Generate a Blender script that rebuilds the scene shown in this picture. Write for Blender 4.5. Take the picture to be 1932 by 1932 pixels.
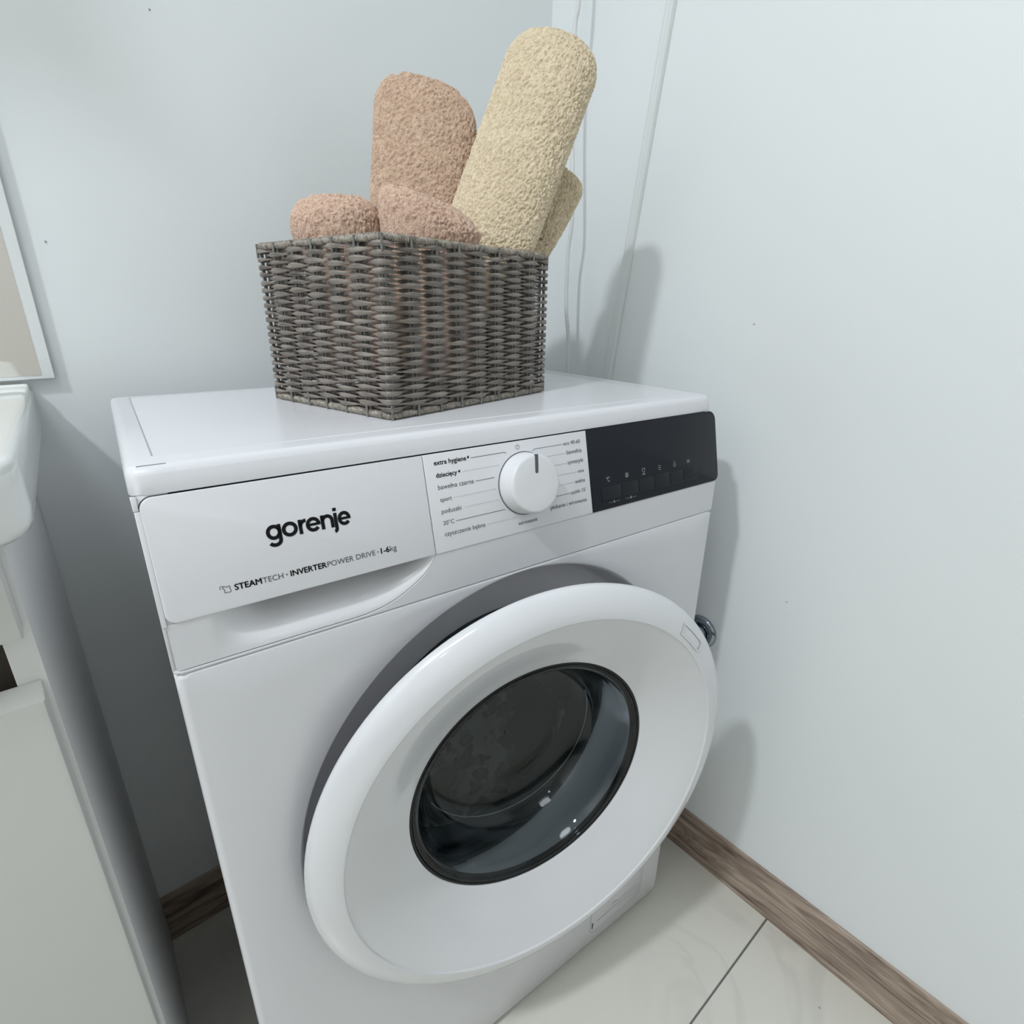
import bpy, bmesh, math, random
import numpy as np
from mathutils import Vector, Matrix, noise

for o in list(bpy.data.objects):
    bpy.data.objects.remove(o, do_unlink=True)
sc = bpy.context.scene
COL = sc.collection
PI = math.pi

# ------------------------------------------------------------------ camera
CAM = Vector((-0.62556, -0.33824, 0.95013))
YAW, PITCH, ROLL = 0.70536, -0.36004, 0.014088
cd = bpy.data.cameras.new('camera')
cam = bpy.data.objects.new('camera', cd)
COL.objects.link(cam)
cd.sensor_width = 36.0
cd.lens = 36.0 * 1040.43 / 1932.0
cd.clip_start = 0.02
f_ = Vector((math.sin(YAW) * math.cos(PITCH), math.cos(YAW) * math.cos(PITCH), math.sin(PITCH)))
r0 = Vector((math.cos(YAW), -math.sin(YAW), 0))
u0 = r0.cross(f_)
r_ = math.cos(ROLL) * r0 + math.sin(ROLL) * u0
u_ = -math.sin(ROLL) * r0 + math.cos(ROLL) * u0
M = Matrix.Identity(4)
for i in range(3):
    M[i][0], M[i][1], M[i][2], M[i][3] = r_[i], u_[i], -f_[i], CAM[i]
cam.matrix_world = M
sc.camera = cam

# ------------------------------------------------------------------ world, exposure, lamps
w = bpy.data.worlds.new('world')
sc.world = w
w.use_nodes = True
w.node_tree.nodes['Background'].inputs[0].default_value = (0.8, 0.85, 0.9, 1)
w.node_tree.nodes['Background'].inputs[1].default_value = 0.05
vs = sc.view_settings
vs.view_transform = 'Standard'
vs.look = 'None'
vs.gamma = 1.0
vs.use_curve_mapping = False
vs.exposure = -0.02

# ceiling lamps, then an added soft fill: (x, y, diameter, watts)
CEIL = 2.5
SPOTS = [(-1.70, -0.20, 0.14, 24.0), (-1.75, -1.25, 0.14, 1.5)]
FILL = (-1.15, -0.50, 0.50, 5.5)
LAMP_COL = (0.95, 1.0, 1.045)

# ------------------------------------------------------------------ helpers
def link(o):
    COL.objects.link(o)
    return o

def mesh_obj(name, verts, faces, mat=None, parent=None, smooth=False, angle=None):
    me = bpy.data.meshes.new(name)
    me.from_pydata([tuple(v) for v in verts], [], faces)
    me.update()
    if mat: me.materials.append(mat)
    if smooth or angle:
        me.polygons.foreach_set('use_smooth', [True] * len(me.polygons))
        if angle: me.set_sharp_from_angle(angle=math.radians(angle))
    o = bpy.data.objects.new(name, me)
    link(o)
    if parent: o.parent = parent
    return o

def fix_normals(o):
    bm = bmesh.new(); bm.from_mesh(o.data)
    bmesh.ops.recalc_face_normals(bm, faces=bm.faces)
    bm.to_mesh(o.data); bm.free()
    return o

def bm_obj(name, bm, mat=None, parent=None, smooth=False, angle=None):
    bmesh.ops.recalc_face_normals(bm, faces=bm.faces)
    me = bpy.data.meshes.new(name)
    bm.to_mesh(me); bm.free()
    if mat: me.materials.append(mat)
    if smooth or angle:
        me.polygons.foreach_set('use_smooth', [True] * len(me.polygons))
        if angle: me.set_sharp_from_angle(angle=math.radians(angle))
    o = bpy.data.objects.new(name, me)
    link(o)
    if parent: o.parent = parent
    return o

def tag(o, label=None, cat=None, group=None, kind=None):
    if label: o['label'] = label
    if cat: o['category'] = cat
    if group: o['group'] = group
    if kind: o['kind'] = kind
    return o

def empty(name, loc=(0, 0, 0), rz=0.0, parent=None):
    o = bpy.data.objects.new(name, None)
    o.empty_display_size = 0.05
    o.location = loc
    o.rotation_euler = (0, 0, rz)
    link(o)
    if parent: o.parent = parent
    return o

def add_box(bm, lo, hi, bev=0.0, seg=2):
    """axis-aligned box, bevelled, appended to bm"""
    t = bmesh.new()
    bmesh.ops.create_cube(t, size=1.0)
    for v in t.verts:
        v.co = Vector([lo[i] + (v.co[i] + 0.5) * (hi[i] - lo[i]) for i in range(3)])
    if bev > 0:
        bmesh.ops.bevel(t, geom=list(t.edges), offset=bev, segments=seg, affect='EDGES', profile=0.5)
    me = bpy.data.meshes.new('tmp'); t.to_mesh(me); t.free()
    bm.from_mesh(me); bpy.data.meshes.remove(me)

def box(name, lo, hi, mat, parent=None, bev=0.0, seg=2):
    bm = bmesh.new(); add_box(bm, lo, hi, bev, seg)
    return bm_obj(name, bm, mat, parent, angle=40 if bev else None)

def loft(loops, closed_ring=True, cap0=False, cap1=False):
    """loops: list of equal-length point lists -> verts, faces"""
    n = len(loops[0]); V = []; F = []
    for l in loops: V += [tuple(p) for p in l]
    for k in range(len(loops) - 1):
        for i in range(n if closed_ring else n - 1):
            j = (i + 1) % n
            F.append((k * n + i, k * n + j, (k + 1) * n + j, (k + 1) * n + i))
    if cap0: F.append(tuple(range(n))[::-1])
    if cap1: F.append(tuple((len(loops) - 1) * n + i for i in range(n)))
    return V, F

def lathe_pts(profile, n, fn):
    """profile [(r,d)] -> loops of fn(r*cos, r*sin, d)"""
    return [[fn(r * math.cos(2 * PI * i / n), r * math.sin(2 * PI * i / n), d) for i in range(n)] for r, d in profile]

def tube(name, pts, rad, mat, parent=None, n=10, smooth_iter=3):
    """swept tube through pts (Catmull-Rom resampled)"""
    P = [Vector(p) for p in pts]
    Q = []
    for i in range(len(P) - 1):
        p0, p1, p2, p3 = P[max(i - 1, 0)], P[i], P[i + 1], P[min(i + 2, len(P) - 1)]
        for k in range(8):
            t = k / 8
            Q.append(0.5 * ((2 * p1) + (-p0 + p2) * t + (2 * p0 - 5 * p1 + 4 * p2 - p3) * t * t + (-p0 + 3 * p1 - 3 * p2 + p3) * t ** 3))
    Q.append(P[-1])
    loops = []; ref = Vector((1, 0.1, 0.05))
    for i, q in enumerate(Q):
        d = (Q[min(i + 1, len(Q) - 1)] - Q[max(i - 1, 0)]).normalized()
        a = d.cross(ref).normalized(); b = d.cross(a)
        loops.append([q + rad * (a * math.cos(2 * PI * k / n) + b * math.sin(2 * PI * k / n)) for k in range(n)])
    V, F = loft(loops, True, True, True)
    return fix_normals(mesh_obj(name, V, F, mat, parent, angle=50))

def inset_poly(P, d):
    """offset closed 2-D polygon inwards (CCW) by d"""
    n = len(P); out = []
    for i in range(n):
        a, b, c = Vector(P[i - 1]), Vector(P[i]), Vector(P[(i + 1) % n])
        e1 = (b - a); e2 = (c - b)
        if e1.length < 1e-9: e1 = e2
        if e2.length < 1e-9: e2 = e1
        e1.normalize(); e2.normalize()
        n1 = Vector((-e1.y, e1.x)); n2 = Vector((-e2.y, e2.x))
        m = n1 + n2
        m = m / max(m.dot(n1), 0.3) if m.length > 1e-6 else n1
        out.append((b.x + m.x * d, b.y + m.y * d))
    return out

def round_rect(x0, y0, x1, y1, r=(0, 0, 0, 0), k=6):
    """CCW outline; r = radii at (x0,y0),(x1,y0),(x1,y1),(x0,y1)"""
    out = []
    for (cx, cy, sx, sy, a0, rr) in ((x0, y0, 1, 1, 180, r[0]), (x1, y0, -1, 1, 270, r[1]), (x1, y1, -1, -1, 0, r[2]), (x0, y1, 1, -1, 90, r[3])):
        if rr <= 0: out.append((cx, cy)); continue
        for i in range(k + 1):
            a = math.radians(a0 + 90 * i / k)
            out.append((cx + sx * rr + rr * math.cos(a), cy + sy * rr + rr * math.sin(a)))
    return out

def plate(name, outline, fn, n0, n1, mat, parent=None, bev=0.0006):
    """prism of a 2-D CCW outline, fn(x,s,n)->3-D, from depth n0 (back) to n1 (front)"""
    ins = inset_poly(outline, bev); half = inset_poly(outline, bev * 0.3)
    L = [[fn(x, s, n0) for x, s in outline], [fn(x, s, n1 - bev) for x, s in outline],
         [fn(x, s, n1 - bev * 0.3) for x, s in half], [fn(x, s, n1) for x, s in ins]]
    V, F = loft(L, True, True, True)
    return fix_normals(mesh_obj(name, V, F, mat, parent, angle=60))

def ribbon_bm(V, F, pts, wd, fn, n, closed=False):
    """flat stroke of width wd along 2-D pts appended to lists"""
    P = [Vector(p) for p in pts]; base = len(V); m = len(P)
    for i in range(m):
        a = P[i - 1] if (i > 0 or closed) else P[i]
        b = P[(i + 1) % m] if (i < m - 1 or closed) else P[i]
        d1 = (P[i] - a); d2 = (b - P[i])
        if d1.length < 1e-9: d1 = d2
        if d2.length < 1e-9: d2 = d1
        d1.normalize(); d2.normalize()
        n1 = Vector((-d1.y, d1.x)); n2 = Vector((-d2.y, d2.x)); mm = n1 + n2
        mm = mm / max(mm.dot(n1), 0.5)
        for s in (-1, 1):
            q = P[i] + mm * (s * wd / 2)
            V.append(tuple(fn(q.x, q.y, n)))
    for i in range(m if closed else m - 1):
        j = (i + 1) % m
        F.append((base + 2 * i, base + 2 * j, base + 2 * j + 1, base + 2 * i + 1))

def arc(cx, cy, rx, ry, a0, a1, k=18):
    return [(cx + rx * math.cos(math.radians(a0 + (a1 - a0) * i / k)), cy + ry * math.sin(math.radians(a0 + (a1 - a0) * i / k))) for i in range(k + 1)]

def strokes(name, lst, fn, n, mat, parent):
    """lst of (pts, width, closed)"""
    V = []; F = []
    for pts, wd, cl in lst: ribbon_bm(V, F, pts, wd, fn, n, cl)
    return mesh_obj(name, V, F, mat, parent)

def font_mesh(body):
    cu = bpy.data.curves.new('txt', 'FONT')
    cu.body = body; cu.size = 1.0; cu.resolution_u = 3
    to = bpy.data.objects.new('txt', cu); link(to)
    dg = bpy.context.evaluated_depsgraph_get(); dg.update()
    me = bpy.data.meshes.new_from_object(to.evaluated_get(dg))
    bpy.data.objects.remove(to); bpy.data.curves.remove(cu)
    V = [(v.co.x, v.co.y) for v in me.vertices]; F = [tuple(p.vertices) for p in me.polygons]
    bpy.data.meshes.remove(me)
    return V, F

def text(name, body, x0, x1, s, fn, n, mat, parent, bold=0.0):
    """printed lettering fitted between x0 and x1 on baseline s; bold = stroke growth in metres; an e with ogonek is composed"""
    plain = body.replace('\u0119', 'e')
    V, F = font_mesh(plain)
    lo, hi = min(v[0] for v in V), max(v[0] for v in V)
    k = (x1 - x0 - 2 * bold) / (hi - lo)
    VV_ = []; FF_ = []
    for dx, dy in (((0, 0),) if bold <= 0 else ((-bold, 0), (bold, 0), (0, bold * 0.7), (0, -bold * 0.7))):
        b0 = len(VV_)
        VV_ += [fn(x0 + bold + (x - lo) * k + dx, s + y * k + dy, n) for x, y in V]
        FF_ += [tuple(b0 + q for q in f) for f in F]
    for i, ch in enumerate(body):
        if ch == '\u0119':
            pv, _ = font_mesh(plain[:i + 1])
            xe = x0 + bold + (max(v[0] for v in pv) - lo) * k
            em = k * 0.10
            ribbon_bm(VV_, FF_, [(xe - em * 1.2, s), (xe - em * 1.9, s - em * 1.0), (xe - em * 1.5, s - em * 1.9), (xe - em * 0.6, s - em * 1.8)], em * 0.75, fn, n)
    return mesh_obj(name, VV_, FF_, mat, parent)

# ------------------------------------------------------------------ materials
def new_mat(name):
    m = bpy.data.materials.new(name); m.use_nodes = True
    nt = m.node_tree; b = nt.nodes['Principled BSDF']
    return m, nt, b

def N(nt, t, **kw):
    n = nt.nodes.new(t)
    for k, v in kw.items():
        if k in n.inputs: n.inputs[k].default_value = v
        else: setattr(n, k, v)
    return n

def simple(name, col, rough=0.4, metal=0.0, var=0.03, scale=30.0, bump=0.0, bscale=400.0, spec=0.5, coat=0.0):
    """plain surface with faint procedural variation of tone and an optional fine relief"""
    m, nt, b = new_mat(name)
    tc = N(nt, 'ShaderNodeTexCoord')
    nz = N(nt, 'ShaderNodeTexNoise', Scale=scale, Detail=4.0)
    nt.links.new(tc.outputs['Object'], nz.inputs['Vector'])
    mx = N(nt, 'ShaderNodeMix', data_type='RGBA')
    mx.inputs[6].default_value = tuple(c * (1 - var) for c in col) + (1,)
    mx.inputs[7].default_value = tuple(min(c * (1 + var), 1) for c in col) + (1,)
    nt.links.new(nz.outputs['Fac'], mx.inputs[0])
    nt.links.new(mx.outputs[2], b.inputs['Base Color'])
    b.inputs['Roughness'].default_value = rough
    b.inputs['Metallic'].default_value = metal
    b.inputs['Specular IOR Level'].default_value = spec
    b.inputs['Coat Weight'].default_value = coat
    b.inputs['Coat Roughness'].default_value = 0.05
    if bump > 0:
        n2 = N(nt, 'ShaderNodeTexNoise', Scale=bscale, Detail=3.0)
        nt.links.new(tc.outputs['Object'], n2.inputs['Vector'])
        bp = N(nt, 'ShaderNodeBump', Strength=bump, Distance=0.001)
        nt.links.new(n2.outputs['Fac'], bp.inputs['Height'])
        nt.links.new(bp.outputs['Normal'], b.inputs['Normal'])
    return m

WALL = simple('wall_paint', (0.855, 0.895, 0.905), 0.45, var=0.012, scale=3.0, bump=0.06, bscale=220.0)
WALLW = simple('wall_paint_warm', (0.80, 0.78, 0.74), 0.6, var=0.015, scale=3.0)
WALLF = simple('wall_paint_dark', (0.70, 0.665, 0.62), 0.6, var=0.03, scale=3.0)
CEILM = simple('ceiling_paint', (0.9, 0.9, 0.9), 0.8, var=0.01)
WHITE = simple('white_enamel', (0.755, 0.765, 0.80), 0.24, var=0.006, coat=0.3)
WPLAST = simple('white_plastic', (0.765, 0.775, 0.81), 0.28, var=0.006, coat=0.15)
DOORW = simple('door_plastic', (0.755, 0.77, 0.80), 0.2, var=0.006, coat=0.5)
KNOBW = simple('knob_plastic', (0.77, 0.785, 0.81), 0.35, var=0.005)
DARKP = simple('dark_gap', (0.03, 0.03, 0.034), 0.5)
DISP = simple('display_plastic', (0.016, 0.018, 0.024), 0.3, var=0.1, spec=0.16)
DISPB = simple('display_button', (0.019, 0.022, 0.028), 0.35, var=0.1, spec=0.16)
INK = simple('black_ink', (0.012, 0.012, 0.014), 0.5, spec=0.1)
INKG = simple('grey_ink', (0.11, 0.115, 0.125), 0.5, spec=0.1)
INKL = simple('light_ink', (0.36, 0.38, 0.41), 0.5)
ICON = simple('icon_ink', (0.30, 0.32, 0.34), 0.5)
RUBBER = simple('grey_rubber', (0.028, 0.033, 0.037), 0.45, var=0.15, scale=20)
TRIM = simple('black_trim', (0.010, 0.011, 0.013), 0.3, var=0.1, spec=0.25)
CHROME = simple('chrome', (0.30, 0.34, 0.38), 0.12, metal=1.0, var=0.1)
CERAM = simple('ceramic_glaze', (0.86, 0.88, 0.865), 0.12, var=0.006, coat=0.5)
LACQ = simple('cabinet_lacquer', (0.70, 0.71, 0.68), 0.35, var=0.01)
BOARD = simple('cabinet_board', (0.86, 0.87, 0.86), 0.5, var=0.01)
INNER = simple('cabinet_inside', (0.19, 0.165, 0.14), 0.7, var=0.1)
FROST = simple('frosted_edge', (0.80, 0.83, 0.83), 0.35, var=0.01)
CABLE = simple('cable_sheath', (0.80, 0.82, 0.82), 0.4, var=0.02)
CONDU = simple('conduit_plastic', (0.80, 0.835, 0.835), 0.35, var=0.01)
GROUT = simple('grout', (0.16, 0.165, 0.16), 0.9, var=0.2, scale=200)
MARK = simple('wall_speck', (0.35, 0.36, 0.36), 0.8)

def mirror_mat():
    m, nt, b = new_mat('mirror_glass')
    nz = N(nt, 'ShaderNodeTexNoise', Scale=3.0)
    rp = N(nt, 'ShaderNodeMapRange'); rp.inputs[3].default_value = 0.01; rp.inputs[4].default_value = 0.03
    nt.links.new(nz.outputs['Fac'], rp.inputs[0]); nt.links.new(rp.outputs[0], b.inputs['Roughness'])
    b.inputs['Base Color'].default_value = (0.86, 0.86, 0.84, 1); b.inputs['Metallic'].default_value = 1.0
    return m
MIRROR = mirror_mat()

def glass_mat():
    m, nt, b = new_mat('bowl_glass')
    nz = N(nt, 'ShaderNodeTexNoise', Scale=8.0)
    rp = N(nt, 'ShaderNodeMapRange'); rp.inputs[3].default_value = 0.0; rp.inputs[4].default_value = 0.02
    nt.links.new(nz.outputs['Fac'], rp.inputs[0]); nt.links.new(rp.outputs[0], b.inputs['Roughness'])
    b.inputs['Base Color'].default_value = (0.44, 0.51, 0.535, 1)
    b.inputs['Transmission Weight'].default_value = 1.0
    b.inputs['IOR'].default_value = 1.36
    return m
GLASS = glass_mat()

def drum_mat():
    """dark stainless drum with a broken net of bright embossed ridges"""
    m, nt, b = new_mat('drum_steel')
    tc = N(nt, 'ShaderNodeTexCoord')
    wv = N(nt, 'ShaderNodeTexNoise', Scale=30.0, Detail=2.0)
    nt.links.new(tc.outputs['Object'], wv.inputs['Vector'])
    ad = N(nt, 'ShaderNodeVectorMath', operation='MULTIPLY_ADD'); ad.inputs[1].default_value = (0.035, 0.035, 0.035)
    nt.links.new(wv.outputs['Color'], ad.inputs[0]); nt.links.new(tc.outputs['Object'], ad.inputs[2])
    vo = N(nt, 'ShaderNodeTexVoronoi', Scale=34.0, feature='SMOOTH_F1')
    vo.inputs['Smoothness'].default_value = 0.35
    nt.links.new(ad.outputs[0], vo.inputs['Vector'])
    a1 = N(nt, 'ShaderNodeMapRange'); a1.inputs[1].default_value = 0.36; a1.inputs[2].default_value = 0.52
    nt.links.new(vo.outputs['Distance'], a1.inputs[0])
    mk = N(nt, 'ShaderNodeTexNoise', Scale=9.0, Detail=1.0)
    nt.links.new(tc.outputs['Object'], mk.inputs['Vector'])
    a2 = N(nt, 'ShaderNodeMapRange'); a2.inputs[1].default_value = 0.44; a2.inputs[2].default_value = 0.54
    nt.links.new(mk.outputs['Fac'], a2.inputs[0])
    mu = N(nt, 'ShaderNodeMath', operation='MULTIPLY')
    nt.links.new(a1.outputs[0], mu.inputs[0]); nt.links.new(a2.outputs[0], mu.inputs[1])
    mx = N(nt, 'ShaderNodeMix', data_type='RGBA'); mx.inputs[6].default_value = (0.006, 0.008, 0.010, 1); mx.inputs[7].default_value = (0.62, 0.64, 0.64, 1)  # bright tone stands in for reflections seen in the door glass
    nt.links.new(mu.outputs[0], mx.inputs[0]); nt.links.new(mx.outputs[2], b.inputs['Base Color'])
    b.inputs['Metallic'].default_value = 0.3; b.inputs['Roughness'].default_value = 0.45
    return m
DRUM = drum_mat()

def wood_mat(axis):
    """brown laminate with long grain along the given axis (0=x, 1=y)"""
    m, nt, b = new_mat('wood_laminate_' + 'xy'[axis])
    tc = N(nt, 'ShaderNodeTexCoord')
    mp = N(nt, 'ShaderNodeMapping')
    s = [26, 26, 26]; s[axis] = 3.6
    mp.inputs['Scale'].default_value = s
    nt.links.new(tc.outputs['Object'], mp.inputs['Vector'])
    nz = N(nt, 'ShaderNodeTexNoise', Scale=1.0, Detail=6.0, Roughness=0.6, Distortion=2.6)
    nt.links.new(mp.outputs[0], nz.inputs['Vector'])
    mp2 = N(nt, 'ShaderNodeMapping')
    s2 = [190, 190, 190]; s2[axis] = 5.0
    mp2.inputs['Scale'].default_value = s2
    nt.links.new(tc.outputs['Object'], mp2.inputs['Vector'])
    n2 = N(nt, 'ShaderNodeTexNoise', Scale=1.0, Detail=3.0)
    nt.links.new(mp2.outputs[0], n2.inputs['Vector'])
    ad = N(nt, 'ShaderNodeMath', operation='MULTIPLY_ADD'); ad.inputs[1].default_value = 0.35
    nt.links.new(n2.outputs['Fac'], ad.inputs[0]); nt.links.new(nz.outputs['Fac'], ad.inputs[2])
    cr = N(nt, 'ShaderNodeValToRGB')
    e = cr.color_ramp.elements
    e[0].position = 0.46; e[0].color = (0.075, 0.054, 0.042, 1)
    e[1].position = 0.92; e[1].color = (0.62, 0.51, 0.42, 1)
    for p, c in ((0.55, (0.20, 0.148, 0.115, 1)), (0.66, (0.34, 0.262, 0.208, 1)), (0.78, (0.46, 0.37, 0.30, 1))):
        k = e.new(p); k.color = c
    nt.links.new(ad.outputs[0], cr.inputs[0])
    nt.links.new(cr.outputs[0], b.inputs['Base Color'])
    b.inputs['Roughness'].default_value = 0.5
    bp = N(nt, 'ShaderNodeBump', Strength=0.12, Distance=0.001)
    nt.links.new(n2.outputs['Fac'], bp.inputs['Height']); nt.links.new(bp.outputs[0], b.inputs['Normal'])
    return m
WOODX, WOODY = wood_mat(0), wood_mat(1)

def tile_mat():
    m, nt, b = new_mat('marble_tile')
    tc = N(nt, 'ShaderNodeTexCoord')
    n1 = N(nt, 'ShaderNodeTexNoise', Scale=2.6, Detail=5.0, Distortion=1.2)
    nt.links.new(tc.outputs['Object'], n1.inputs['Vector'])
    # veins: thin ridges of a distorted noise, fading in and out
    n2 = N(nt, 'ShaderNodeTexNoise', Scale=3.4, Detail=3.0, Distortion=2.2)
    nt.links.new(tc.outputs['Object'], n2.inputs['Vector'])
    sb = N(nt, 'ShaderNodeMath', operation='SUBTRACT'); sb.inputs[1].default_value = 0.5
    ab = N(nt, 'ShaderNodeMath', operation='ABSOLUTE')
    mr = N(nt, 'ShaderNodeMapRange'); mr.inputs[1].default_value = 0.0; mr.inputs[2].default_value = 0.05; mr.inputs[3].default_value = 1.0; mr.inputs[4].default_value = 0.0
    nt.links.new(n2.outputs['Fac'], sb.inputs[0]); nt.links.new(sb.outputs[0], ab.inputs[0]); nt.links.new(ab.outputs[0], mr.inputs[0])
    n3 = N(nt, 'ShaderNodeTexNoise', Scale=2.0, Detail=1.0)
    nt.links.new(tc.outputs['Object'], n3.inputs['Vector'])
    m3 = N(nt, 'ShaderNodeMapRange'); m3.inputs[1].default_value = 0.5; m3.inputs[2].default_value = 0.7; m3.inputs[3].default_value = 0.0; m3.inputs[4].default_value = 0.22
    nt.links.new(n3.outputs['Fac'], m3.inputs[0])
    mu = N(nt, 'ShaderNodeMath', operation='MULTIPLY')
    nt.links.new(mr.outputs[0], mu.inputs[0]); nt.links.new(m3.outputs[0], mu.inputs[1])
    a = N(nt, 'ShaderNodeMix', data_type='RGBA')
    a.inputs[6].default_value = (0.71, 0.70, 0.635, 1); a.inputs[7].default_value = (0.79, 0.775, 0.705, 1)
    nt.links.new(n1.outputs['Fac'], a.inputs[0])
    c = N(nt, 'ShaderNodeMix', data_type='RGBA')
    c.inputs[7].default_value = (0.42, 0.41, 0.39, 1)
    nt.links.new(mu.outputs[0], c.inputs[0]); nt.links.new(a.outputs[2], c.inputs[6])
    nt.links.new(c.outputs[2], b.inputs['Base Color'])
    b.inputs['Roughness'].default_value = 0.28
    return m
TILE = tile_mat()

def wicker_mat(name, lo, hi, sc3=(60, 60, 1400), s2v=38.0):
    m, nt, b = new_mat(name)
    tc = N(nt, 'ShaderNodeTexCoord'); oi = N(nt, 'ShaderNodeObjectInfo')
    mp = N(nt, 'ShaderNodeMapping'); mp.inputs['Scale'].default_value = sc3
    ad = N(nt, 'ShaderNodeVectorMath', operation='ADD')
    nt.links.new(tc.outputs['Object'], ad.inputs[0]); nt.links.new(oi.outputs['Random'], ad.inputs[1])
    nt.links.new(ad.outputs[0], mp.inputs['Vector'])
    nz = N(nt, 'ShaderNodeTexNoise', Scale=1.0, Detail=2.0)
    nt.links.new(mp.outputs[0], nz.inputs['Vector'])
    n2 = N(nt, 'ShaderNodeTexNoise', Scale=s2v, Detail=1.0)
    nt.links.new(ad.outputs[0], n2.inputs['Vector'])
    sm = N(nt, 'ShaderNodeMath', operation='MULTIPLY_ADD'); sm.inputs[1].default_value = 0.55
    s2 = N(nt, 'ShaderNodeMath', operation='MULTIPLY'); s2.inputs[1].default_value = 0.5
    nt.links.new(n2.outputs['Fac'], s2.inputs[0]); nt.links.new(nz.outputs['Fac'], sm.inputs[0]); nt.links.new(s2.outputs[0], sm.inputs[2])
    mr = N(nt, 'ShaderNodeMapRange'); mr.inputs[1].default_value = 0.33; mr.inputs[2].default_value = 0.72
    nt.links.new(sm.outputs[0], mr.inputs[0])
    mx = N(nt, 'ShaderNodeMix', data_type='RGBA'); mx.inputs[6].default_value = lo + (1,); mx.inputs[7].default_value = hi + (1,)
    nt.links.new(mr.outputs[0], mx.inputs[0]); nt.links.new(mx.outputs[2], b.inputs['Base Color'])
    b.inputs['Roughness'].default_value = 0.42
    bp = N(nt, 'ShaderNodeBump', Strength=0.5, Distance=0.0006)
    nt.links.new(nz.outputs['Fac'], bp.inputs['Height']); nt.links.new(bp.outputs[0], b.inputs['Normal'])
    return m
WICKER = wicker_mat('wicker_strand', (0.056, 0.047, 0.041), (0.35, 0.307, 0.27))
STAKE = wicker_mat('wicker_stake', (0.10, 0.10, 0.095), (0.26, 0.26, 0.24))
RIMM = wicker_mat('wicker_rim', (0.10, 0.088, 0.072), (0.44, 0.40, 0.34), (420, 420, 420), 160.0)
BASEB = simple('basket_bottom', (0.06, 0.055, 0.05), 0.7, var=0.2)

def terry_mat(name, lo, hi):
    m, nt, b = new_mat(name)
    tc = N(nt, 'ShaderNodeTexCoord')
    nz = N(nt, 'ShaderNodeTexNoise', Scale=480.0, Detail=2.0, Distortion=0.8)
    n2 = N(nt, 'ShaderNodeTexNoise', Scale=22.0, Detail=2.0)
    nt.links.new(tc.outputs['Object'], nz.inputs['Vector']); nt.links.new(tc.outputs['Object'], n2.inputs['Vector'])
    at = N(nt, 'ShaderNodeAttribute', attribute_name='loop_height')
    mm = N(nt, 'ShaderNodeMath', operation='MULTIPLY_ADD'); mm.inputs[1].default_value = 0.25
    nt.links.new(n2.outputs['Fac'], mm.inputs[0])
    m5 = N(nt, 'ShaderNodeMath', operation='MULTIPLY'); m5.inputs[1].default_value = 0.3
    nt.links.new(nz.outputs['Fac'], m5.inputs[0]); 
    m6 = N(nt, 'ShaderNodeMath', operation='MULTIPLY_ADD'); m6.inputs[1].default_value = 0.62
    nt.links.new(at.outputs['Fac'], m6.inputs[0]); nt.links.new(m5.outputs[0], m6.inputs[2])
    nt.links.new(m6.outputs[0], mm.inputs[2])
    mx = N(nt, 'ShaderNodeMix', data_type='RGBA'); mx.inputs[6].default_value = lo + (1,); mx.inputs[7].default_value = hi + (1,)
    nt.links.new(mm.outputs[0], mx.inputs[0]); nt.links.new(mx.outputs[2], b.inputs['Base Color'])
    b.inputs['Roughness'].default_value = 0.95
    b.inputs['Specular IOR Level'].default_value = 0.1
    b.inputs['Sheen Weight'].default_value = 0.25; b.inputs['Sheen Roughness'].default_value = 0.5
    bp = N(nt, 'ShaderNodeBump', Strength=1.0, Distance=0.0014)
    nt.links.new(nz.outputs['Fac'], bp.inputs['Height']); nt.links.new(bp.outputs[0], b.inputs['Normal'])
    return m
TERRY_CREAM = terry_mat('terry_cream', (0.57, 0.45, 0.285), (1.0, 0.865, 0.645))
TERRY_BROWN = terry_mat('terry_brown', (0.41, 0.265, 0.185), (0.88, 0.655, 0.495))
TERRY_PINK = terry_mat('terry_pinkish', (0.40, 0.25, 0.185), (0.92, 0.67, 0.52))

def emit_mat():
    m, nt, b = new_mat('lamp_diffuser')
    b.inputs['Base Color'].default_value = (0.9, 0.9, 0.9, 1)
    b.inputs['Emission Color'].default_value = LAMP_COL + (1,)
    b.inputs['Emission Strength'].default_value = 1.0
    return m
DIFFUSER = emit_mat()

# ------------------------------------------------------------------ room
XW, YB = 0.112, 0.448          # right wall face, back wall face
XL, YF = -2.40, -1.80          # the unseen rest of the bathroom
T = 0.08
tag(box('wall_right', (XW, YF - T, 0), (XW + T, YB + T, CEIL), WALL), 'pale blue-grey painted wall on the right behind the cable', kind='structure')
tag(box('wall_back', (XL - T, YB, 0), (XW, YB + T, CEIL), WALL), 'pale blue-grey painted wall behind the washing machine', kind='structure')
tag(box('wall_left', (XL - T, YF - T, 0), (XL, YB, CEIL), WALLW), 'plain wall at the far left, out of frame', kind='structure')
tag(box('wall_front', (XL, YF - T, 0), (XW, YF, CEIL), WALLF), 'plain darker wall behind the camera, out of frame', kind='structure')
tag(box('ceiling', (XL - T, YF - T, CEIL), (XW + T, YB + T, CEIL + T), CEILM), 'plain white ceiling, out of frame', kind='structure')
fl = tag(box('floor', (XL - T, YF - T, -0.06), (XW + T, YB + T, -0.0012), GROUT), 'marble-look tiled floor with dark grout', kind='structure')
jy = -0.1455
xs = [-0.76 - 1.2, -0.76, -0.76 + 1.2]
ys = [jy - 1.8, jy - 1.2, jy - 0.6, jy, jy + 0.6]
xcut = [XL, xs[0], xs[1], XW]; ycut = [YF, ys[1], ys[2], ys[3], YB]
g = 0.0011
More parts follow.
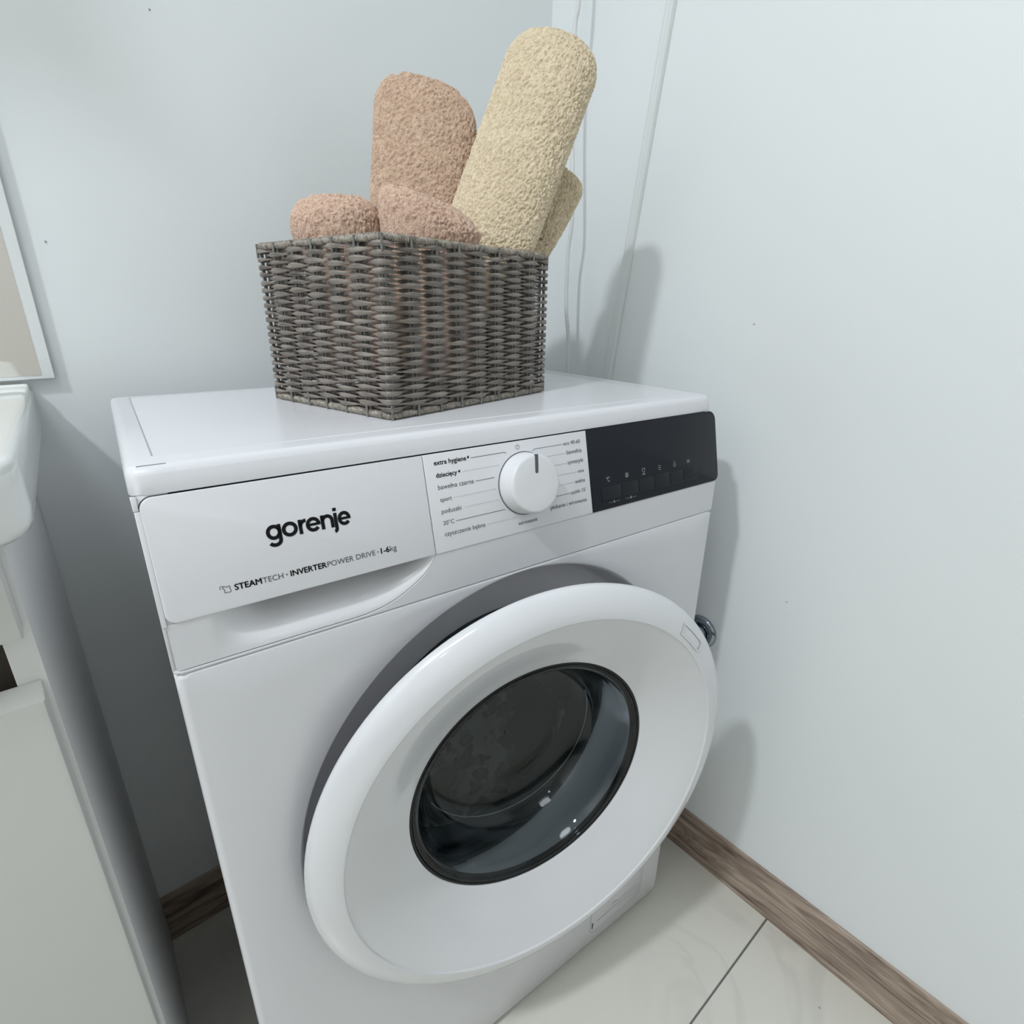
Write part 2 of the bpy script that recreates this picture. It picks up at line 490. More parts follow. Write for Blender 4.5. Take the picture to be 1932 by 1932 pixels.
for i in range(3):
    for j in range(4):
        t = box('tile', (xcut[i] + g, ycut[j] + g, -0.010), (xcut[i + 1] - g, ycut[j + 1] - g, 0.0), TILE, fl, bev=0.0006, seg=1)

# dark panels added low on the two unseen walls to cut bounce light
ABSORBER = simple('dado_tile', (0.16, 0.145, 0.13), 0.4, var=0.15, scale=6.0)
tag(box('trim_1', (XL + 0.012, YF, 0.0), (XW - 0.007, YF + 0.012, 0.62), ABSORBER), 'dark taupe tiled dado on the wall behind the camera, out of frame', kind='structure')
tag(box('trim_2', (XL, YF + 0.012, 0.0), (XL + 0.012, YB - 0.007, 0.62), ABSORBER), 'dark taupe tiled dado on the far left wall, out of frame', kind='structure')

# baseboards (moulded profile swept along the wall)
def baseboard(name, a, b, inward, mat, label):
    H, th = 0.0909, 0.0058
    prof = [(0, 0), (th, 0), (th, H - 0.006), (th - 0.0016, H - 0.0015), (th - 0.004, H), (0, H)]
    L = []
    for p in (a, b):
        L.append([(p[0] + inward[0] * d, p[1] + inward[1] * d, z) for d, z in prof])
    V, F = loft(L, True, True, True)
    return tag(fix_normals(mesh_obj(name, V, F, mat)), label, kind='structure')
baseboard('baseboard_right', (XW, YF), (XW, YB), (-1, 0), WOODY, 'brown wood-look baseboard along the right wall')
baseboard('baseboard_back', (-0.6540, YB), (XW - 0.006, YB), (0, -1), WOODX, 'brown wood-look baseboard along the back wall')

# small chips and specks on the paint
for (p, nrm) in (((XW, -0.07, 0.564), 0), ((XW, 0.042, 0.930), 0), ((-0.4544, YB, 1.2284), 1), ((-0.588, YB, 1.004), 1)):
    bm = bmesh.new(); bmesh.ops.create_icosphere(bm, subdivisions=1, radius=0.0011)
    o = bm_obj('paint_chip', bm, MARK, bpy.data.objects['wall_right' if nrm == 0 else 'wall_back'], smooth=True)
    o.location = p
bm = bmesh.new(); bmesh.ops.create_icosphere(bm, subdivisions=1, radius=0.0016)
o = bm_obj('floor_speck', bm, MARK, fl, smooth=True); o.location = (0.045, -0.255, 0.0)

# ------------------------------------------------------------------ lamps in the ceiling, added fill
def downlight(x, y, d, watts, label):
    e = empty('ceiling_downlight', (x, y, CEIL))
    tag(e, label, 'lamp', 'ceiling downlights')
    V, F = loft(lathe_pts([(d / 2 + 0.012, 0), (d / 2 + 0.012, -0.006), (d / 2, -0.008), (d / 2, -0.002)], 32, lambda a, b, c: (a, b, c)), True)
    fix_normals(mesh_obj('lamp_ring', V, F, WPLAST, e, angle=40))
    V, F = loft(lathe_pts([(d / 2, -0.002), (0.001, -0.002)], 32, lambda a, b, c: (a, b, c)), True)
    mesh_obj('lamp_diffuser', V, F, DIFFUSER, e)
    ld = bpy.data.lights.new('lamp_light', 'AREA'); ld.shape = 'DISK'; ld.size = d; ld.energy = watts; ld.color = LAMP_COL
    lo = bpy.data.objects.new('lamp_light', ld); link(lo); lo.parent = e; lo.location = (0, 0, -0.012)
for k, (x, y, d, p) in enumerate(SPOTS):
    downlight(x, y, d, p, ['round white ceiling downlight beside the large round lamp, out of frame', 'round white ceiling downlight behind the camera at the left, out of frame'][k])
x, y, sz, p = FILL  # unseen round fill, added to lift the ambient light
e = tag(empty('ceiling_panel_lamp', (x, y, CEIL)), 'large round white ceiling lamp in front of the vanity, out of frame', 'lamp')
V, F = loft(lathe_pts([(sz / 2 + 0.02, -0.001), (sz / 2 + 0.02, -0.030), (sz / 2, -0.034), (sz / 2, -0.030)], 64, lambda a, b, c: (a, b, c)), True)
fix_normals(mesh_obj('lamp_ring', V, F, WPLAST, e, angle=40))
V, F = loft(lathe_pts([(sz / 2, -0.031), (0.001, -0.031)], 64, lambda a, b, c: (a, b, c)), True)
mesh_obj('lamp_diffuser', V, F, DIFFUSER, e)
ld = bpy.data.lights.new('panel_light', 'AREA'); ld.shape = 'DISK'; ld.size = sz; ld.energy = p; ld.color = LAMP_COL
lo = bpy.data.objects.new('panel_light', ld); link(lo); lo.parent = e; lo.location = (0, 0, -0.04)

# ------------------------------------------------------------------ washing machine
PSI = 0.081376
WM = empty('washing_machine', (-0.59801, 0.04877, 0), -PSI)
tag(WM, 'white front-loading washing machine with round door ajar beside the vanity', 'washing machine')
DEP = 0.357
BETA = math.atan(0.2275); SB, CB = math.sin(BETA), math.cos(BETA)
ZP = 0.7475
def Pn(x, s, n): return (x, s * SB - n * CB, ZP + s * CB + n * SB)      # leaning fascia plane
def Fr(x, z, n): return (x, -n, z)                                       # upright front plane
W_ = 0.600

# cabinet: back and sides as a hollow shell
bm = bmesh.new()
add_box(bm, (0.0008, 0.030, 0.0125), (0.006, DEP, 0.833), 0.0012)
add_box(bm, (0.594, 0.030, 0.0125), (0.5992, DEP, 0.833), 0.0012)
add_box(bm, (0.0055, DEP - 0.005, 0.0125), (0.5945, DEP - 0.0006, 0.833), 0.001)
add_box(bm, (0.0055, 0.012, 0.0127), (0.5945, DEP - 0.004, 0.018))
bm_obj('cabinet', bm, WHITE, WM, angle=40)
for fx, fy in ((0.05, 0.05), (0.55, 0.05), (0.05, 0.31), (0.55, 0.31)):
    V, F = loft(lathe_pts([(0.001, 0.0002), (0.02, 0.0002), (0.02, 0.008), (0.010, 0.0085), (0.010, 0.0127)], 20, lambda a, b, c: (a + fx, b + fy, c)), True, True, True)
    fix_normals(mesh_obj('foot', V, F, RUBBER, WM, angle=40))

# front panel with the dished door opening
DCX, DCZ = 0.298, 0.465
X0, X1, Z0, Z1 = 0.0, W_, 0.0125, 0.7072
rb = 0.006
def rect_hit(a, ins):
    x0, x1, z0, z1 = X0 + ins, X1 - ins, Z0 + ins * 0.5, Z1 - ins * 0.2
    c, s = math.cos(a), math.sin(a); t = 1e9
    if c > 1e-9: t = min(t, (x1 - DCX) / c)
    if c < -1e-9: t = min(t, (x0 - DCX) / c)
    if s > 1e-9: t = min(t, (z1 - DCZ) / s)
    if s < -1e-9: t = min(t, (z0 - DCZ) / s)
    return DCX + c * t, DCZ + s * t
ang = [2 * PI * i / 144 for i in range(144)]
for cx, cz in ((X0, Z0), (X1, Z0), (X1, Z1), (X0, Z1)):
    ang.append(math.atan2(cz - DCZ, cx - DCX) % (2 * PI))
ang = sorted(set(round(a, 6) for a in ang))
base = [rect_hit(a, rb) for a in ang]
def grow(p, ins):
    x, z = p
    cx, cz = (X0 + X1) / 2, (Z0 + Z1) / 2
    return cx + (x - cx) * ((X1 - X0) / 2 - ins) / ((X1 - X0) / 2 - rb), cz + (z - cz) * ((Z1 - Z0) / 2 - ins * 0.35) / ((Z1 - Z0) / 2 - rb * 0.35)
loops = [[(grow(p, 0)[0], 0.0305, grow(p, 0)[1]) for p in base]]
for k in range(6):
    a = k / 5 * PI / 2
    ins = rb * (1 - math.cos(a)); y = rb * (1 - math.sin(a))
    loops.append([(grow(p, ins)[0], y, grow(p, ins)[1]) for p in base])
for t in (0.35, 0.7):
    loops.append([((1 - t) * p[0] + t * (DCX + 0.2408 * math.cos(a)), 0, (1 - t) * p[1] + t * (DCZ + 0.2408 * math.sin(a))) for p, a in zip(base, ang)])
for r, y in ((0.2408, 0.0), (0.2402, 0.0002), (0.2392, 0.0010), (0.2380, 0.0028), (0.2365, 0.007)):
    loops.append([(DCX + r * math.cos(a), y, DCZ + r * math.sin(a)) for a in ang])
V, F = loft(loops, True)
fix_normals(mesh_obj('front_panel', V, F, WHITE, WM, angle=50))
RECESS = simple('recess_plastic', (0.70, 0.685, 0.72), 0.4, var=0.02)
prof = [(0.2365, 0.007), (0.2345, 0.012), (0.2325, 0.020), (0.2305, 0.030), (0.2285, 0.038), (0.2255, 0.041), (0.205, 0.042), (0.180, 0.042), (0.176, 0.044), (0.175, 0.055)]
V, F = loft(lathe_pts(prof, 144, lambda a, b, c: (DCX + a, c, DCZ + b)), True)
fix_normals(mesh_obj('door_recess', V, F, RECESS, WM, angle=50))
# bellows and drum seen through the glass
prof = [(0.176, 0.043), (0.170, 0.039), (0.163, 0.039), (0.158, 0.044), (0.160, 0.052), (0.166, 0.060), (0.160, 0.067), (0.152, 0.072), (0.150, 0.080)]
V, F = loft(lathe_pts(prof, 96, lambda a, b, c: (DCX + a, c, DCZ + b)), True)
fix_normals(mesh_obj('door_seal', V, F, RUBBER, WM, smooth=True))
prof = [(0.150, 0.080), (0.156, 0.078), (0.200, 0.084), (0.212, 0.095), (0.214, 0.12), (0.214, 0.31), (0.205, 0.325), (0.195, 0.3275), (0.17, 0.328), (0.05, 0.328), (0.0005, 0.328)]
V, F = loft(lathe_pts(prof, 96, lambda a, b, c: (DCX + a, c, DCZ + b)), True)
dr = fix_normals(mesh_obj('drum', V, F, DRUM, WM, smooth=True))
for k in range(3):
    a0 = math.radians(100 + 120 * k); L = []
    for y in (0.11, 0.13, 0.29, 0.31):
        h = 0.045 if 0.12 < y < 0.3 else 0.02
        L.append([(DCX + rr * math.cos(a0 + da), y, DCZ + rr * math.sin(a0 + da)) for rr, da in ((0.213, -0.16), (0.213 - h * 0.6, -0.08), (0.213 - h, 0), (0.213 - h * 0.6, 0.08), (0.213, 0.16))])
    V, F = loft(L, True, True, True)
    fix_normals(mesh_obj('drum_paddle', V, F, RUBBER, dr, angle=40))

# lower filter flap with its slot and moulded outline
fo = round_rect(0.4435, 0.036, 0.556, 0.104, (0.008, 0.008, 0.004, 0.004))
strokes('flap_seam', [(fo, 0.0006, True)], Fr, 0.0003, INKL, WM)
flap = plate('filter_flap', inset_poly(fo, 0.0006), Fr, -0.002, 0.0004, WHITE, WM, 0.0003)
plate('flap_slot', round_rect(0.4462, 0.0445, 0.4485, 0.0575), Fr, -0.001, 0.0007, TRIM, flap, 0.0002)
lb = round_rect(0.502, 0.0515, 0.5495, 0.0655, (0.001,) * 4)
strokes('flap_label', [(lb, 0.0005, True), ([(0.487, 0.0665), (0.5005, 0.0672)], 0.0010, False), ([(0.4585, 0.0545), (0.498, 0.0580)], 0.0011, False), ([(0.503, 0.0582), (0.5475, 0.0605)], 0.0006, False)], Fr, 0.00065, INKL, flap)

# fascia: lower strip with the scoop of the detergent drawer
zbx = [0.0, 0.0027, 0.08, 0.12, 0.137, 0.150, 0.161, 0.175, 0.1911, 0.199, 0.2030]
zbz = [0.7112, 0.7112, 0.7112, 0.7109, 0.7110, 0.7128, 0.7153, 0.7215, 0.7314, 0.739, 0.7474]
xsm = np.linspace(0.0024, 0.203, 91)
zsm = np.interp(xsm, zbx, zbz)
for _ in range(5):
    zsm[1:-1] = (zsm[:-2] + 2 * zsm[1:-1] + zsm[2:]) / 4
ZS = 0.7080
V = []; F = []
cols = [(x, z - 0.0007) for x, z in zip(xsm, zsm)] + [(0.2037, 0.7474), (0.30, 0.7474), (0.45, 0.7474), (0.594, 0.7474), (0.5985, 0.7474), (0.6003, 0.7474)]
yo = {len(cols) - 1: 0.0060, len(cols) - 2: 0.0014}
cols[0] = (0.0005, cols[0][1])
for i, (x, z) in enumerate(cols):
    y = yo.get(i, 0.0); y = 0.003 if i == 0 else y
    V += [(x, y + 0.006, ZS), (x, y + 0.0006, ZS), (x, y, ZS + 0.0008), (x, y, z - 0.0006), (x, y + 0.0006, z), (x, y + 0.006, z)]
for i in range(len(cols) - 1):
    for k in range(5):
        F.append((i * 6 + k, (i + 1) * 6 + k, (i + 1) * 6 + k + 1, i * 6 + k + 1))
fix_normals(mesh_obj('fascia_strip', V, F, WPLAST, WM, angle=35))
box('fascia_core', (0.006, 0.036, 0.709), (0.594, 0.042, 0.83), DARKP, WM)
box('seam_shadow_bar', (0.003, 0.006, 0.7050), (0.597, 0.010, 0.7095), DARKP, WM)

def sm(t): t = min(max(t, 0), 1); return t * t * (3 - 2 * t)
V = []; F = []; nv = 22
for x, zb in zip(xsm, zsm):
    zt = ZP + 0.0003 + 0.0047 * sm((x - 0.034) / 0.03)
    h = zt - zb
    dpt = 0.030 * sm((x - 0.026) / 0.050) * sm((h - 0.0035) / 0.034)
    for k in range(nv):
        t = k / (nv - 1)
        y = dpt * (1 - sm(t ** 1.15)) + 0.0002
        V.append((x, y, zt - h * t))
for i in range(len(xsm) - 1):
    for k in range(nv - 1):
        F.append((i * nv + k, (i + 1) * nv + k, (i + 1) * nv + k + 1, i * nv + k + 1))
drw = plate('detergent_drawer', round_rect(0.0030, 0.0002, 0.2030, 0.0857, (0.007, 0.0, 0.0, 0.008)), Pn, -0.0075, 0.0008, WPLAST, WM, 0.0007)
fix_normals(mesh_obj('drawer_grip', V, F, WPLAST, drw, smooth=True))
ctl = plate('control_plate', round_rect(0.2037, 0.0002, 0.3868, 0.0857), Pn, -0.006, 0.0008, WPLAST, WM, 0.0005)
dsp = plate('display_panel', round_rect(0.3871, 0.0002, 0.6008, 0.0862, (0, 0.008, 0.011, 0)), Pn, -0.006, 0.0010, DISP, WM, 0.0007)
# fill behind rounded corners so no hole shows
plate('fascia_backing', round_rect(0.0055, 0.002, 0.5985, 0.0865, (0.001, 0.006, 0.008, 0.006)), Pn, -0.016, -0.0065, DARKP, WM, 0.0005)

plate('fascia_end', [(-0.0002, -0.0010), (0.0030, -0.0010), (0.0030, 0.0775), (-0.0002, 0.0775)], Pn, -0.020, 0.0004, WPLAST, WM, 0.0004)
plate('fascia_filler', round_rect(0.0010, -0.0035, 0.0200, 0.0872), Pn, -0.0060, -0.0010, WPLAST, WM, 0.0002)
strokes('drawer_seam', [([(0.0204, 0.0862), (0.0110, 0.0862)] + arc(0.0110, 0.0777, 0.0085, 0.0085, 90, 180, 8) + [(0.0025, 0.0770)], 0.0008, False)], Pn, -0.0009, INKG, WM)
box('fascia_side', (-0.0002, 0.0030, 0.7085), (0.0032, 0.0300, 0.7474), WPLAST, WM, bev=0.0008, seg=2)
# top cover
def cover_prof():
    s0 = 0.0867
    b = Vector(Pn(0, s0, 0.0004)); P = [(b.y + 0.012, b.z + 0.0025), (b.y + 0.001, b.z), (b.y, b.z + 0.001)]
    t1 = Pn(0, 0.0995, 0.0004); P.append((t1[1], t1[2]))
    cy, cz, r = t1[1] + 0.0078 * CB + 0.0, 0.8500 - 0.0078, 0.0078
    for k in range(1, 7):
        a = PI - 0.2 - (PI / 2 - 0.2) * k / 6
        P.append((cy + r * math.cos(a), cz + r * math.sin(a)))
    P += [(0.05, 0.85), (DEP - 0.006, 0.85), (DEP - 0.0018, 0.8482), (DEP, 0.844), (DEP, 0.832)]
    return P
CP = cover_prof()
def cover_loop(x, ins, yf):
    out = []
    for (y, z) in CP:
        yy = y + yf * max(0, 1 - (y - 0.02) / 0.05)
        out.append((x, min(max(yy, CP[1][0] + ins * 0.0), DEP - ins), z - ins if z > 0.843 else z))
    return out
L = []
st = [(0.0, 0.006), (0.0005, 0.0035), (0.002, 0.0014), (0.0045, 0.0003), (0.008, 0.0)]
for x, ins in st: L.append(cover_loop(x - 0.0008, ins, max(0, 0.010 - math.sqrt(max(0, 0.010 ** 2 - (0.010 - min(x, 0.010)) ** 2)))))
for x in (0.02, 0.2, 0.4, 0.575): L.append(cover_loop(x, 0, 0))
R2 = 0.016
for x in (0.585, 0.588, 0.591, 0.594, 0.5965, 0.5985, 0.600, 0.6010):
    dx = max(0, x - (0.6012 - R2)); yf = R2 - math.sqrt(max(0, R2 ** 2 - dx ** 2)); k = max(0, x - 0.593) / 0.008
    L.append(cover_loop(x, 0.005 * k ** 2, yf))
V, F = loft(L, True, True, True)
cov = fix_normals(mesh_obj('top_cover', V, F, WPLAST, WM, angle=40))
plate('cover_tab', round_rect(-0.0006, 0.0778, 0.0026, 0.0872), Pn, -0.01, 0.0004, WPLAST, cov, 0.0004)
box('cover_groove', (0.0166, 0.052, 0.8495), (0.5658, 0.3425, 0.85028), INKL, cov)
bm = bmesh.new(); add_box(bm, (0.0175, 0.046, 0.8470), (0.5650, 0.3405, 0.8504), 0.0003, 1)
bm_obj('cover_inlay', bm, WPLAST, cov, angle=30)
box('cover_joint', (0.0065, 0.0270, 0.8495), (0.0230, 0.0277, 0.85012), INKL, cov)

# programme knob
KX, KS = 0.3045, 0.0455
def Kn(a, b, d): return Pn(KX + a, KS + b, d)
V, F = loft(lathe_pts([(0.0300, 0.0007), (0.0300, 0.0013), (0.0285, 0.0013)], 64, Kn), True)
fix_normals(mesh_obj('knob_gap', V, F, INKG, WM))
V, F = loft(lathe_pts([(0.0292, 0.0010), (0.0293, 0.0016), (0.0290, 0.004), (0.0276, 0.0165), (0.0271, 0.0184), (0.0262, 0.0195), (0.0245, 0.0199), (0.0120, 0.0200), (0.0020, 0.0200)], 64, Kn), True, False, True)
knob = fix_normals(mesh_obj('programme_knob', V, F, KNOBW, WM, angle=50))
th = math.radians(90)
pl_ = [(-0.0017, 0.0272), (-0.0017, 0.0115), (-0.0012, 0.0102), (0, 0.0097), (0.0012, 0.0102), (0.0017, 0.0115), (0.0017, 0.0272)]
rot_ = math.radians(-6)
plate('knob_pointer', [(a * math.cos(rot_) - b * math.sin(rot_), a * math.sin(rot_) + b * math.cos(rot_)) for a, b in pl_], Kn, 0.0165, 0.0203, INKG, knob, 0.0001)

# ---- printing on the fascia
NP = 0.00105
x0 = 0.0735; bs = 0.0420; sw = 0.00262
S = []
def E_(cx, rx, ry, cy):   # letter e
    S.append((arc(cx, cy, rx, ry, -38, -360, 24), sw, False)); S.append(([(cx - rx, cy), (cx + rx + sw * 0.5, cy)], sw * 0.75, False))
ry = 0.00425; cy = bs + ry + sw * 0.5 - 0.0001
S.append((arc(x0 + 0.0052, cy, 0.0040, ry, 0, 360, 28)[:-1], sw, True))                                        # g
S.append(([(x0 + 0.0092, bs + 0.0108), (x0 + 0.0092, bs + 0.0008)] + arc(x0 + 0.0052, bs - 0.0004, 0.0040, 0.0036, 0, -150, 12)[1:], sw, False))
S.append((arc(x0 + 0.0164, cy, 0.0043, ry, 0, 360, 28)[:-1], sw, True))                                        # o
S.append(([(x0 + 0.0240, bs), (x0 + 0.0240, bs + 0.0108)], sw, False)); S.append((arc(x0 + 0.0280, bs + 0.0056, 0.0040, 0.0040, 180, 84, 8), sw, False))   # r
E_(x0 + 0.0334, 0.0041, ry, cy)                                                                                  # e
S.append(([(x0 + 0.0404, bs), (x0 + 0.0404, bs + 0.0108)], sw, False))                                          # n
S.append((arc(x0 + 0.0440, bs + 0.0060, 0.0036, 0.0036, 180, 0, 14) + [(x0 + 0.0476, bs)], sw, False))
S.append(([(x0 + 0.0504, bs + 0.0108), (x0 + 0.0504, bs - 0.0010)] + arc(x0 + 0.0484, bs - 0.0012, 0.0020, 0.0022, 0, -85, 6)[1:], sw, False))            # j
S.append(([(x0 + 0.0504, bs + 0.0122), (x0 + 0.0504, bs + 0.0147)], sw * 1.05, False))
E_(x0 + 0.0570, 0.0037, ry, cy)                                                                                  # e
strokes('brand_print', S, Pn, NP, INK, drw)
b1 = 0.0128
text('slogan_print', 'STEAM', 0.0466, 0.0646, b1, Pn, NP, INK, drw, 0.00016)
text('slogan_print', 'TECH', 0.0652, 0.0794, b1, Pn, NP, INKG, drw)
text('slogan_print', 'INVERTER', 0.0845, 0.1113, b1, Pn, NP, INK, drw, 0.00016)
text('slogan_print', 'POWER DRIVE', 0.1118, 0.1503, b1, Pn, NP, INKG, drw)
text('slogan_print', '1-6', 0.1551, 0.1625, b1, Pn, NP, INK, drw, 0.00016)
text('slogan_print', 'kg', 0.1630, 0.1687, b1, Pn, NP, INKG, drw)
for q in (0.0814, 0.1521): strokes('slogan_print', [([(q, b1 + 0.0021), (q + 0.001, b1 + 0.0021)], 0.001, False)], Pn, NP, INKG, drw)
cx, cy = 0.0415, 0.0148                                                                                          # small garment-shaped mark
gm = [(0.0392, 0.0160), (0.0397, 0.0172), (0.0408, 0.0170), (0.0418, 0.0164), (0.0428, 0.0167), (0.0436, 0.0170), (0.0440, 0.0163), (0.0436, 0.0154), (0.0440, 0.0143), (0.0441, 0.0130), (0.0434, 0.0124), (0.0420, 0.0127), (0.0406, 0.0124), (0.0400, 0.0131), (0.0403, 0.0143), (0.0401, 0.0152)]
strokes('garment_print', [(gm, 0.0004, True), (arc(0.0387, 0.0166, 0.0012, 0.0012, 20, 240, 8), 0.00035, False)], Pn, NP, INKG, drw)

LL = [('extra hygiene', 0.2128, 0.2446, 0.0760, 0.00011, 'line', 0.2493, 0.2800), ('dziecięcy', 0.2132, 0.2338, 0.0653, 0.00011, 'dots', 0.2396, 0.2775),
      ('bawełna czarna', 0.2137, 0.2492, 0.0549, 0.0, 'line', 0.2511, 0.2715), ('sport', 0.2140, 0.2254, 0.0443, 0.0, 'dots', 0.2274, 0.2705),
      ('poduszki', 0.2139, 0.2333, 0.0340, 0.0, 'dots', 0.2376, 0.2727), ('20°C', 0.2139, 0.2245, 0.0238, 0.0, 'line', 0.2264, 0.2790),
      ('czyszczenie bębna', 0.2139, 0.2555, 0.0139, 0.0, 'dots', 0.2575, 0.2900)]
def rule(a, b, s, kind):
    if kind == 'line': return [([(a, s), (b, s)], 0.00042, False)]
    k = max(2, int((b - a) / 0.00115)); out = []
    for i in range(k):
        q = a + (b - a) * i / k
        out.append(([(q, s), (q + 0.00055, s)], 0.0004, False))
    out.append(([(b - 0.0003, s), (b + 0.0003, s)], 0.0007, False))
    return out
for body, a, b, s, bold, kind, la, lb_ in LL:
    text('programme_label', body, a, b, s, Pn, NP, INK if bold else INKG, ctl, bold)
    lst = rule(la, lb_, s + 0.0014, kind)
    if body.startswith('extra'):
        lst = [([(la, s + 0.0014), (0.2845, s + 0.0014)] + arc(0.2845, s - 0.0010, 0.0032, 0.0024, 90, 30, 5), 0.00042, False)]
    strokes('programme_line', lst, Pn, NP, INKG if kind == 'line' else INKL, ctl)
for (px, ps) in ((0.2466, 0.0783), (0.2360, 0.0674)):                                                           # small leaf-drop marks
    V = []; F = [tuple(range(10))]
    for i in range(10):
        a = 2 * PI * i / 10; V.append(Pn(px + 0.0010 * math.cos(a), ps + 0.0010 * math.sin(a) + (0.0005 if i in (1, 2) else 0), NP))
    mesh_obj('programme_mark', V, F, INK, ctl)
RL = [('eco 40-60', 0.3562, 0.3778, 0.0745, 'line', 0.3160), ('bawełna', 0.3591, 0.3789, 0.0652, 'thin', 0.3350), ('syntetyki', 0.3591, 0.3797, 0.0552, 'thin', 0.3412),
      ('mix', 0.3719, 0.3797, 0.0447, 'thin', 0.3456), ('wełna', 0.3664, 0.3797, 0.0347, 'thin', 0.3444), ("szybki 15'", 0.3595, 0.3797, 0.0247, 'line', 0.3389),
      ('płukanie i wirowanie', 0.3320, 0.3797, 0.0143, None, 0.0)]
for body, a, b, s, kind, la in RL:
    text('programme_label', body, a, b, s, Pn, NP, INKG, ctl)
    if kind:
        pts = [(a - 0.0012, s + 0.0014), (la, s + 0.0014)]
        if body.startswith('eco'): pts = [(a - 0.0012, s + 0.0014), (0.3212, s + 0.0014)] + arc(0.3212, s - 0.0014, 0.0040, 0.0028, 90, 160, 6)
        strokes('programme_line', [(pts, 0.0004 if kind == 'line' else 0.0003, False)], Pn, NP, INKG if kind == 'line' else INKL, ctl)
text('programme_label', 'wirowanie', 0.2916, 0.3144, 0.0071, Pn, NP, INKG, ctl)
strokes('power_symbol', [(arc(0.3006, 0.0803, 0.0020, 0.0020, 120, 420, 20), 0.0004, False), ([(0.3006, 0.0806), (0.3006, 0.0829)], 0.0004, False)], Pn, NP, INKG, ctl)

# ---- display buttons and icons
bx = [0.4006, 0.4303, 0.4570, 0.4832, 0.5095, 0.5340, 0.5590]
plate('button_well', round_rect(0.4000, 0.0092, 0.5596, 0.0242), Pn, 0.0, 0.0012, TRIM, dsp, 0.0001)
for i in range(6):
    plate('display_button', round_rect(bx[i] + 0.0005, 0.0098, bx[i + 1] - 0.0005, 0.0236, (0.0005,) * 4, 2), Pn, 0.0, 0.0018, DISPB, dsp, 0.0003)
NI = 0.00115
ix = [0.4122, 0.4402, 0.4670, 0.4936, 0.5195, 0.5445]; iy = 0.0317
strokes('display_icon', [(arc(ix[0] - 0.0018, iy + 0.0016, 0.0008, 0.0008, 0, 360, 10)[:-1], 0.0005, True), (arc(ix[0] + 0.0012, iy - 0.0003, 0.0019, 0.0023, 50, 310, 12), 0.0007, False)], Pn, NI, ICON, dsp)
strokes('display_icon', [(arc(ix[1], iy, 0.0010 + 0.0007 * q, 0.0010 + 0.0007 * q, 20 + 90 * q, 330 + 90 * q, 14), 0.0005, False) for q in range(3)], Pn, NI, ICON, dsp)
hx, hy = ix[2], iy + 0.0014
strokes('display_icon', [([(hx, hy - 0.0030), (hx - 0.0021, hy - 0.0008), (hx - 0.0024, hy + 0.0010), (hx - 0.0013, hy + 0.0020), (hx, hy + 0.0011), (hx + 0.0013, hy + 0.0020), (hx + 0.0024, hy + 0.0010), (hx + 0.0021, hy - 0.0008)], 0.0006, True), ([(hx - 0.0024, hy - 0.0046), (hx + 0.0024, hy - 0.0046)], 0.0011, False)], Pn, NI, ICON, dsp)
strokes('display_icon', [([(ix[3] - 0.0020, iy + q), (ix[3] + 0.0020, iy + q)], 0.0006, False) for q in (-0.0021, 0, 0.0021)], Pn, NI, ICON, dsp)
strokes('display_icon', [(arc(ix[4], iy - 0.0006, 0.0022, 0.0022, 100, 420, 16), 0.0006, False), ([(ix[4] - 0.0012, iy + 0.0022), (ix[4] - 0.0006, iy + 0.0032), (ix[4] + 0.0012, iy + 0.0030)], 0.0006, False), ([(ix[4], iy - 0.0006), (ix[4] + 0.0012, iy)], 0.0006, False)], Pn, NI, ICON, dsp)
strokes('display_icon', [([(ix[5] - 0.0022, iy - 0.0014), (ix[5] - 0.0022, iy + 0.0014), (ix[5] - 0.0008, iy)], 0.0008, True), ([(ix[5], iy - 0.0026), (ix[5], iy + 0.0026)], 0.0005, False), ([(ix[5] + 0.0012, iy - 0.0014), (ix[5] + 0.0012, iy + 0.0014)], 0.0006, False), ([(ix[5] + 0.0023, iy - 0.0014), (ix[5] + 0.0023, iy + 0.0014)], 0.0006, False)], Pn, NI, ICON, dsp)
for k, lx in enumerate((0.4185, 0.4440)):
    strokes('display_icon', [([(lx - 0.0085, 0.0064), (lx - 0.0025, 0.0064)], 0.0003, False), ([(lx + 0.0025, 0.0064), (lx + 0.0085, 0.0064)], 0.0003, False), ([(lx - 0.0012, 0.0061), (lx + 0.0012, 0.0061)], 0.0014, False), (arc(lx, 0.0068, 0.0009, 0.0012, 0, 180, 8), 0.0004, False)], Pn, NI, INKL if k else ICON, dsp)

# ---- the door, swung a little open on its left hinge
def Dl(a, b, d): return (a, -d, b)      # door frame: a right, b up, d outwards
DA = -0.14
door_profile = [(0.1425, -0.030), (0.1425, -0.0262), (0.1435, -0.0255), (0.150, -0.0225), (0.165, -0.0135), (0.180, -0.0045), (0.195, 0.0038), (0.205, 0.0085), (0.2112, 0.0108),
                (0.2118, 0.0118), (0.2126, 0.0124), (0.2150, 0.0126), (0.222, 0.0112), (0.230, 0.0082), (0.236, 0.0045), (0.2395, 0.0012), (0.2415, -0.0020), (0.2420, -0.0048), (0.2412, -0.0070), (0.2385, -0.0085), (0.2250, -0.0120), (0.205, -0.018), (0.196, -0.026)]
V, F = loft(lathe_pts(door_profile, 160, Dl), True)
door = fix_normals(mesh_obj('door', V, F, DOORW, WM, angle=32))
door.location = (0.2940, -0.0580, 0.4680)
door.rotation_euler = (0, 0, DA)
door['label'] = 'round white door with a glass bowl, slightly open'
V, F = loft(lathe_pts([(0.197, -0.0235), (0.198, -0.028), (0.195, -0.032), (0.165, -0.036), (0.140, -0.036), (0.134, -0.034)], 120, Dl), True)
fix_normals(mesh_obj('door_back', V, F, RUBBER, door, angle=40))
